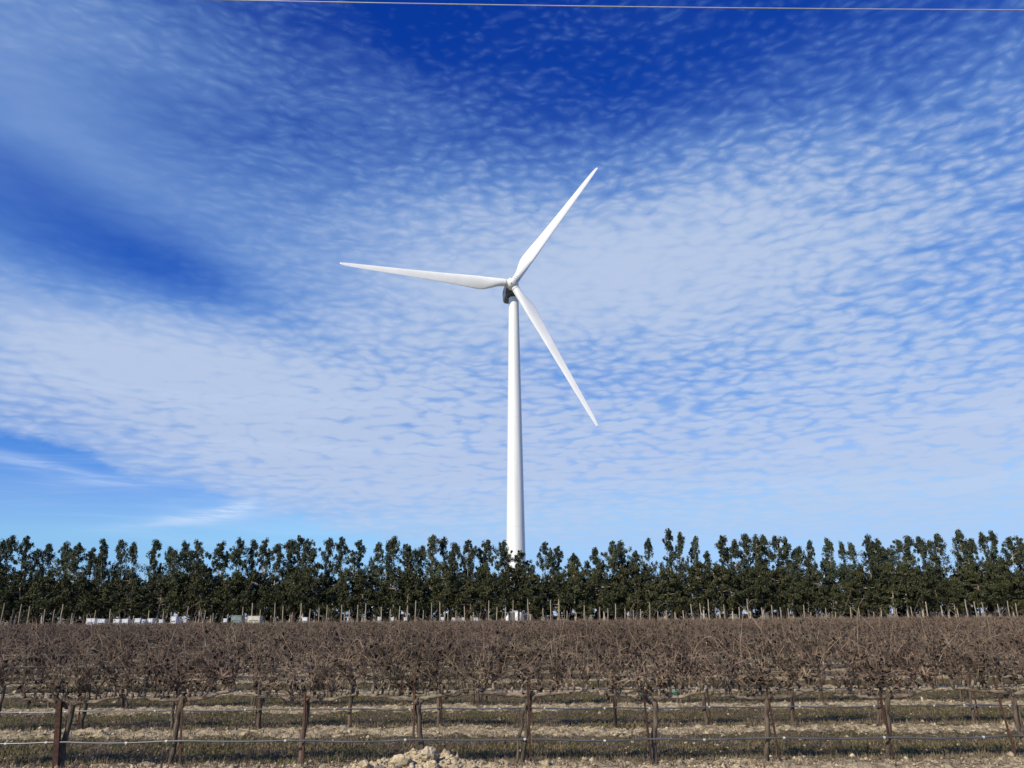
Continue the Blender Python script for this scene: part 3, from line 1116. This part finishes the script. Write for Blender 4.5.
# small white conical vent hood standing between the cabinets
q = at(519.5, 607, 165)
hd = empty('vent_hood', (q[0], 165, 0))
m = MB(); m.tube([(0, 0, 0), (0, 0, q[2] - 0.7)], [0.45, 0.45], 16); m.build('pipe', M['white_paint'], hd, True)
m = MB(); m.tube([(0, 0, q[2] - 0.75), (0, 0, q[2] - 0.3), (0, 0, q[2])], [0.62, 0.5, 0.06], 16); m.build('cap', M['white_paint'], hd, True)
tag(hd, 'white cone-capped vent between the two transformer cabinets', 'vent')

# ------------------------------------------------------------------ overhead cable


def build_cable():
    a = at(229, 0, 14.0); b = at(1024, 10, 14.0)
    d = (b - a) / (b[0] - a[0])
    pts = []
    for k in range(81):
        x = -60 + 1.5 * k
        p = a + d * (x - a[0])
        p[2] += 0.0006 * (x - a[0]) * (x - b[0])
        pts.append(p)
    m = MB(); m.tube(pts, [0.013] * len(pts), 6)
    o = m.build('power_cable', M['cable'], None, True)
    tag(o, 'thin pale overhead cable crossing the top of the sky', 'cable')


build_cable()

# ------------------------------------------------------------------ grapevines


def wobble(p0, p1, n, amp, rnd):
    p0 = np.array(p0, float); p1 = np.array(p1, float)
    pts = []
    o = np.zeros(3)
    for k in range(n + 1):
        q = k / n
        o = o * 0.6 + np.array([rnd.gauss(0, amp), rnd.gauss(0, amp), rnd.gauss(0, amp * 0.6)])
        pts.append(p0 * (1 - q) + p1 * q + (o if 0 < k < n else 0))
    return pts


HC = 0.83                                  # height of the fruiting wire
SP = 1.495                                 # spacing of the vines


def vine_proto(seed, rich=True):
    rnd = random.Random(seed)
    parts = {}
    t = MB()
    lean = rnd.uniform(-0.07, 0.07)
    head = np.array([rnd.uniform(-0.05, 0.05), rnd.uniform(-0.04, 0.04), HC - 0.06])
    base = np.array([head[0] - lean + 0.05, rnd.uniform(-0.05, 0.05), -0.06])
    tp = wobble(base, head, 8, 0.012, rnd)
    r0 = rnd.uniform(0.022, 0.034)
    rr = [r0 * (1.35 if k == 0 else 1.0) * rnd.uniform(0.85, 1.2) for k in range(9)]
    rr[-1] = r0 * 1.35; rr[-2] = r0 * 1.15
    t.tube(tp, rr, 9)
    if rnd.random() < 0.4:                 # a second, thinner trunk
        t.tube(wobble(base + [rnd.uniform(-.1, .1), 0.03, 0], head + [0.02, 0, -0.03], 7, 0.015, rnd), [0.018 * rnd.uniform(.8, 1.2) for _ in range(8)], 7)
    for k in range(3):                     # burls on the head
        c = head + np.array([rnd.uniform(-.05, .05), rnd.uniform(-.03, .03), rnd.uniform(-.05, .04)])
        t.tube([c - [0, 0, .035], c, c + [0, 0, .035]], [0.012, rnd.uniform(.03, .045), 0.012], 7)
    parts['trunk'] = t.mesh('trunk', M['trunk'], True)
    a = MB(); spurs = []
    for s in (-1, 1):
        L = rnd.uniform(0.60, 0.76)
        end = np.array([s * L, rnd.uniform(-.05, .05), HC + rnd.uniform(-0.03, 0.05)])
        ap = wobble(head, end, 9, 0.013, rnd)
        ra = rnd.uniform(0.020, 0.030)
        a.tube(ap, [ra * rnd.uniform(.85, 1.25) * (1.15 - 0.45 * k / 9) for k in range(10)], 8)
        for k in range(1, 10):
            if rnd.random() < 0.9:
                p = ap[k]
                q = p + np.array([rnd.uniform(-.04, .04), rnd.uniform(-.04, .04), rnd.uniform(0.05, 0.15)])
                a.tube([p, (p + q) / 2 + [rnd.uniform(-.015, .015), 0, 0], q], [0.019, 0.018, 0.015], 6)
                for j in range(rnd.choice((0, 1, 1, 2))):     # older forked spurs
                    e = q + np.array([rnd.gauss(0, .06), rnd.gauss(0, .05), rnd.uniform(0.04, 0.17)])
                    a.tube([q, (q + e) / 2 + [rnd.gauss(0, .015), 0, 0.01], e], [0.013, 0.011, 0.008], 5)
                    spurs.append(e)
                spurs.append(q)
    for k in range(2):
        spurs.append(head + np.array([rnd.uniform(-.12, .12), rnd.uniform(-.05, .05), rnd.uniform(0.04, 0.12)]))
    parts['cordon'] = a.mesh('cordon', M['arm'], True)
    dens_ = rnd.uniform(0.75, 1.25)
    c = MB(); lf = []

    def cane(p, d, L, r, n, droop, sides=4, curl=0.16):
        d = np.array(d, float); d /= np.linalg.norm(d)
        pts = [np.array(p)]; rad = [r]
        for k in range(n):
            d = d + np.array([rnd.gauss(0, curl), rnd.gauss(0, curl), rnd.gauss(0, curl * 0.6) - droop * (k / n)])
            d /= np.linalg.norm(d)
            pts.append(pts[-1] + d * L / n); rad.append(r * (1 - 0.62 * (k + 1) / n))
        c.tube(pts, rad, sides, cap=False)
        return pts
    for p in spurs:
        for j in range(rnd.choice((1, 2, 2, 3, 4))):
            L = rnd.uniform(0.22, 0.60)
            tilt = rnd.gauss(0, 0.5)
            pts = cane(p, (tilt, rnd.gauss(0, 0.30), 1.1), L * dens_, rnd.uniform(0.0042, 0.0068), 6, rnd.choice((0.0, 0.05, 0.15, 0.45)))
            for q in range(rnd.choice((1, 2, 2, 3))):
                w = rnd.randint(1, 5)
                cane(pts[w], (rnd.gauss(0, 1), rnd.gauss(0, .8), rnd.uniform(-.5, 1.0)), rnd.uniform(0.08, 0.26), 0.0032, 4, 0.1, 3, 0.35)
                if rnd.random() < 0.5: lf.append((pts[w], 1.0))
        if rnd.random() < 0.75: lf.append((p, rnd.choice((1.0, 1.5, 3.0)) + (1.0 if abs(p[0]) < 0.2 else 0)))
        # short dead stubs round the spur
        for j in range(4):
            cane(p, (rnd.gauss(0, .8), rnd.gauss(0, .8), rnd.uniform(-.2, 1)), rnd.uniform(0.06, 0.24), 0.0055, 3, 0, 4, 0.3)
    for k in range(rnd.choice((3, 4, 5, 6))):                      # long whips arching over
        p = rnd.choice(spurs)
        cane(p, (rnd.gauss(0, .45), rnd.gauss(0, .35), 1), rnd.choice((0.75, 0.9, 1.0, 1.3)) * rnd.uniform(0.85, 1.1), 0.0068, 12, rnd.choice((0.0, 0.1, 0.3, 0.5)), 5, 0.06)
    parts['canes'] = c.mesh('canes', M['cane'], False)
    # shrivelled leaves and old bunch stems
    nv, nf = [], []
    for (p, k) in lf:
        for j in range(int(2.8 * k)):
            q = np.array(p) + np.array([rnd.gauss(0, .05), rnd.gauss(0, .05), rnd.gauss(0.04, .08)])
            a1 = np.array([rnd.gauss(0, 1) for _ in range(3)]); a1 /= np.linalg.norm(a1)
            b1 = np.cross(a1, [rnd.gauss(0, 1) for _ in range(3)]); b1 /= np.linalg.norm(b1) + 1e-9
            s = rnd.uniform(0.014, 0.042)
            bi = len(nv)
            n1 = np.cross(a1, b1) * s * 0.5
            nv += [q - a1 * s, q - b1 * s * .7 + n1, q + a1 * s, q + b1 * s * .7 + n1]
            nf.append((bi, bi + 1, bi + 2, bi + 3))
    parts['dried_leaves'] = np_mesh('dried_leaves', np.array(nv), np.array(nf), M['dry_leaf'])
    return parts


def low_vine(seed):
    """few-polygon vine for the far rows: returns verts, quads"""
    rnd = random.Random(seed)
    vs, fs = [], []

    def strip(p, q, w0, w1, ang):
        ox = np.array([math.cos(ang), math.sin(ang), 0.0])
        b = len(vs)
        vs.extend([p - ox * w0, p + ox * w0, q + ox * w1, q - ox * w1])
        fs.append((b, b + 1, b + 2, b + 3))

    def bar(p, q, w0, w1):
        an = rnd.uniform(0, 3.14)
        strip(p, q, w0, w1, an); strip(p, q, w0, w1, an + 1.57)
    head = np.array([0, 0, HC])
    bar(np.array([rnd.uniform(-.1, .1), 0, -0.02]), head, 0.045, 0.04)
    b0 = len(vs)
    for s in (-1, 1):
        e = np.array([s * 0.75, 0, HC + rnd.uniform(-.03, .05)])
        b = len(vs)
        vs.extend([head + [0, 0, -.025], head + [0, 0, .025], e + [0, 0, .02], e + [0, 0, -.02]])
        fs.append((b, b + 1, b + 2, b + 3))
    for k in range(80):
        p = np.array([rnd.uniform(-.78, .78), rnd.uniform(-.12, .12), HC + rnd.uniform(0, .2)])
        L = rnd.uniform(0.10, 0.46)
        q = p + np.array([rnd.gauss(0, .22), rnd.gauss(0, .25), L])
        m_ = (p + q) / 2 + np.array([rnd.gauss(0, .06), rnd.gauss(0, .06), 0])
        an = rnd.uniform(0, 3.14)
        strip(p, m_, 0.008, 0.006, an); strip(m_, q, 0.006, 0.004, an + rnd.uniform(-.5, .5))
    for k in range(80):
        p = np.array([rnd.uniform(-.78, .78), rnd.uniform(-.15, .15), HC + rnd.uniform(-.08, .38)])
        q = p + np.array([rnd.gauss(0, .05), rnd.gauss(0, .05), rnd.uniform(0.02, 0.10)])
        strip(p, q, 0.022, 0.018, rnd.uniform(0, 3.14))
    return np.array(vs), np.array(fs)


ROWNAME = ['nearest row', 'second row', 'third row', 'fourth row', 'fifth row', 'sixth row', 'seventh row', 'eighth row', 'ninth row', 'tenth row', 'eleventh row']
VG, SG = 'bare grapevines in the vineyard rows', 'rusty stakes beside the vines'
NEAR_LOOK = {-1: 'vine cut by the left edge of the photo in the nearest row', 0: 'near vine with a thick pale arm and dark squared stake at far left',
             1: 'gnarled near vine between the leftmost and third stakes of the nearest row', 2: 'near vine on a slim pale trunk, third from the left',
             3: 'near vine whose trunk stands right behind the soil heap', 4: 'near vine just right of the soil heap, below the turbine tower',
             5: 'near vine tied to a leaning rusty stake right of centre', 6: 'near vine with dense dark head, third from the right',
             7: 'near vine with tangled low head, second from the right', 8: 'bushy near vine with fanned canes at the right edge', 9: 'vine just past the right edge in the nearest row'}


def row_x(k, n):
    return None


def build_vines():
    protos = [vine_proto(300 + k) for k in range(12)]
    made = {}
    post_mat = M['rust']
    stake_made = []
    far_v, far_f, off = [], [], 0
    lows = [low_vine(900 + k) for k in range(10)]
    for rw in range(NROWS):
        y = ROW0 + ROWD * rw
        zc = y * math.cos(PITCH) - (EYE - 0.4) * math.sin(PITCH)
        half = 512.0 / FPX * zc + 1.3
        if rw == 0:
            x0 = at(62, 740, y)[0]; ks = list(range(-1, 10))
            xs = [x0 + SP * 1.002 * k for k in ks]
        elif rw == 1:
            x0 = at(86, 712, y)[0]; ks = list(range(-2, 14))
            xs = [x0 + SP * k for k in ks]
        else:
            ph = random.uniform(0, SP)
            ks = []; xs = []
            x = -math.ceil(half / SP) * SP + ph
            while x < half:
                if x > -half:
                    xs.append(x)
                x += SP
            ks = list(range(len(xs)))
        nin = len(xs)
        for i, (k, x) in enumerate(zip(ks, xs)):
            x += random.uniform(-0.05, 0.05) if rw > 0 else random.uniform(-0.02, 0.02)
            yy = y + random.uniform(-0.05, 0.05)
            if rw < 11:
                pi = random.randrange(12)
                z = ground_z(x, yy)
                rz = (0 if random.random() < 0.5 else math.pi) + random.uniform(-0.06, 0.06)
                if pi not in made:
                    root = empty('grapevine', (x, yy, z), rz)
                    parts = [link(nm, me, root) for nm, me in protos[pi].items()]
                    made[pi] = (root, parts)
                else:
                    root = copy_tree(*made[pi])
                    root.location = (x, yy, z); root.rotation_euler = (0, 0, rz)
                s = random.uniform(0.92, 1.12)
                root.scale = (1.0, 1.0, s if rw else 1.0)
                if rw == 0:
                    lab = NEAR_LOOK[k]
                elif rw in (1, 2):
                    lab = 'bare vine in the %s, %s one from the left' % (ROWNAME[rw], ORD[i]) if i < nin / 2 else 'bare vine in the %s, %s one from the right' % (ROWNAME[rw], ORD[nin - 1 - i])
                else:
                    lab = 'bare brown grapevine among identical neighbours in the %s from the front' % ROWNAME[rw]
                tag(root, lab, 'grapevine', VG)
                if rw < 5:
                    # rusty stake beside the trunk
                    ln = random.uniform(-0.07, -0.01)
                    if rw == 0: ln = {-1: -.1, 0: -.10, 1: -.08, 2: -.03, 3: 0.0, 4: -.03}.get(k, ln - 0.05)
                    L = random.uniform(0.80, 0.92) if random.random() < 0.75 else 1.05
                    if rw == 0 and k == 0: L = 0.80
                    wide = 0.034 if (rw == 0 and k == 0) else 0.015
                    m = MB()
                    bx, by = x + random.choice((-0.05, 0.06)), yy - 0.055
                    if rw == 0 and k == 0: bx = x
                    if wide > 0.03:
                        m.box((0, 0, L / 2 - 0.05), (0.062, 0.062, L + 0.1))
                    else:
                        m.box((0, 0, L / 2 - 0.05), (0.026, 0.006, L + 0.1)); m.box((0, 0.0165, L / 2 - 0.05), (0.006, 0.026, L + 0.1))
                    st = m.build('stake', post_mat)
                    st.location = (bx, by, ground_z(bx, by))
                    st.rotation_euler = (random.uniform(-.02, .02), ln, random.uniform(-.4, .4))
                    if rw == 0:
                        tag(st, {0: 'thick square dark stake under the pale arm at far left', 1: 'rusty stake beside the second vine from the left, nearest row', 2: 'thin upright rusty stake left of the soil heap',
                                 3: 'rusty stake standing directly behind the soil heap', 4: 'rusty stake right of the soil heap below the turbine tower', 5: 'leaning bright rusty stake right of centre in the nearest row',
                                 6: 'rusty leaning stake third from the right in the nearest row', 7: 'rusty leaning stake second from the right in the nearest row', 8: 'rusty stake at the right edge of the nearest row',
                                 -1: 'rusty stake just past the left edge in the nearest row', 9: 'rusty stake just past the right edge in the nearest row'}[k], 'stake', SG)
                    elif rw in (1, 2):
                        w = 'left' if i < nin / 2 else 'right'
                        tag(st, 'thin rusty stake in the %s, %s one from the %s' % (ROWNAME[rw], ORD[i if w == 'left' else nin - 1 - i], w), 'stake', SG)
                    else:
                        tag(st, 'thin rusty stake beside a vine trunk in the %s from the front' % ROWNAME[rw], 'stake', SG)
            else:
                v, f = lows[random.randrange(10)]
                v = v * np.array([random.choice((-1, 1)), 1, random.uniform(0.92, 1.08)]) + np.array([x, yy, 0.0])
                far_v.append(v); far_f.append(f + off); off += len(v)
    tag(link('distant_vines', np_mesh('distant_vines', np.concatenate(far_v), np.concatenate(far_f), M['far_vine'])), kind='stuff',
        label='brown mass of bare vines in the far rows up to the windbreak', cat='grapevines')


build_vines()

# ------------------------------------------------------------------ wires and drip hoses


def build_lines():
    for rw in range(8):
        y = ROW0 + ROWD * rw
        half = 0.72 * y + 4
        x0 = at(62, 740, ROW0)[0]
        n = int(2 * half / (SP / 4))
        # fruiting wire and a catch wire
        for hz, nm, r in ((HC + 0.02, 'fruiting wire just under the vine arms', 0.0022), (1.22, 'thin catch wire strung through the bare canes', 0.0018)):
            m = MB()
            pts = [(-half + 2 * half * k / 24, y + 0.04 + random.uniform(-.01, .01), hz + random.uniform(-.006, .006)) for k in range(25)]
            m.tube(pts, [r] * 25, 5)
            o = m.build('trellis_wire', M['wire'])
            tag(o, '%s in the %s from the front' % (nm, ROWNAME[rw]) if rw else '%s in the nearest row' % nm, 'wire', 'trellis wires')
        if rw < 6:
            root = empty('drip_hose', (0, y - 0.075, 0))
            m = MB(); pts = []
            ss = random.uniform(0, 9)
            nn = int(2 * half / 0.25)
            for k in range(nn + 1):
                x = -half + 2 * half * k / nn
                u = ((x - x0) / SP) % 1.0
                sag = -0.020 * math.sin(math.pi * u) * (0.6 + 0.7 * math.sin(x * 0.9 + ss) ** 2)
                pts.append((x, 0.01 * math.sin(x * 1.7 + ss), 0.325 + sag + 0.010 * math.sin(x * 0.37 + ss)))
            m.tube(pts, [0.0115] * len(pts), 8)
            m.build('hose', M['hose'], root, True)
            d = MB()
            d.tube([(-0.014, 0, 0), (0.014, 0, 0)], [0.0145, 0.0145], 8)
            d.tube([(0, 0, 0), (0, -0.008, -0.020)], [0.007, 0.005], 6)
            dm = d.mesh('dripper', M['dripper'])
            k = 2
            while k < nn and rw < 4:
                dr = link('dripper', dm, root)
                dr.location = pts[k]; dr.rotation_euler = (random.uniform(-1, 1), 0, 0)
                k += random.choice((2, 3, 4, 5, 6))
            tag(root, 'black drip hose with pale drippers strung low along the %s%s' % (ROWNAME[rw], ' from the front' if rw else ''), 'drip hose', 'drip hoses')
    # two scraps of green tie on the second row's wire
    for (px, py, lab) in ((640, 692, 'short green plastic tie on the wire, left one of two'), (675, 692, 'short green plastic tie on the wire, right one of two')):
        p = at(px, py, ROW0 - 0.02)
        m = MB()
        m.tube([p + [-0.035, 0, 0], p + [0.0, -0.01, 0.004], p + [0.035, 0, 0]], [0.012, 0.017, 0.010], 8)
        m.tube([p + [0.01, -0.01, 0], p + [0.02, -0.02, -0.05]], [0.006, 0.003], 5)
        tag(m.build('green_tie', M['green_tie']), lab, 'plastic tie', 'green ties on the wire')


build_lines()
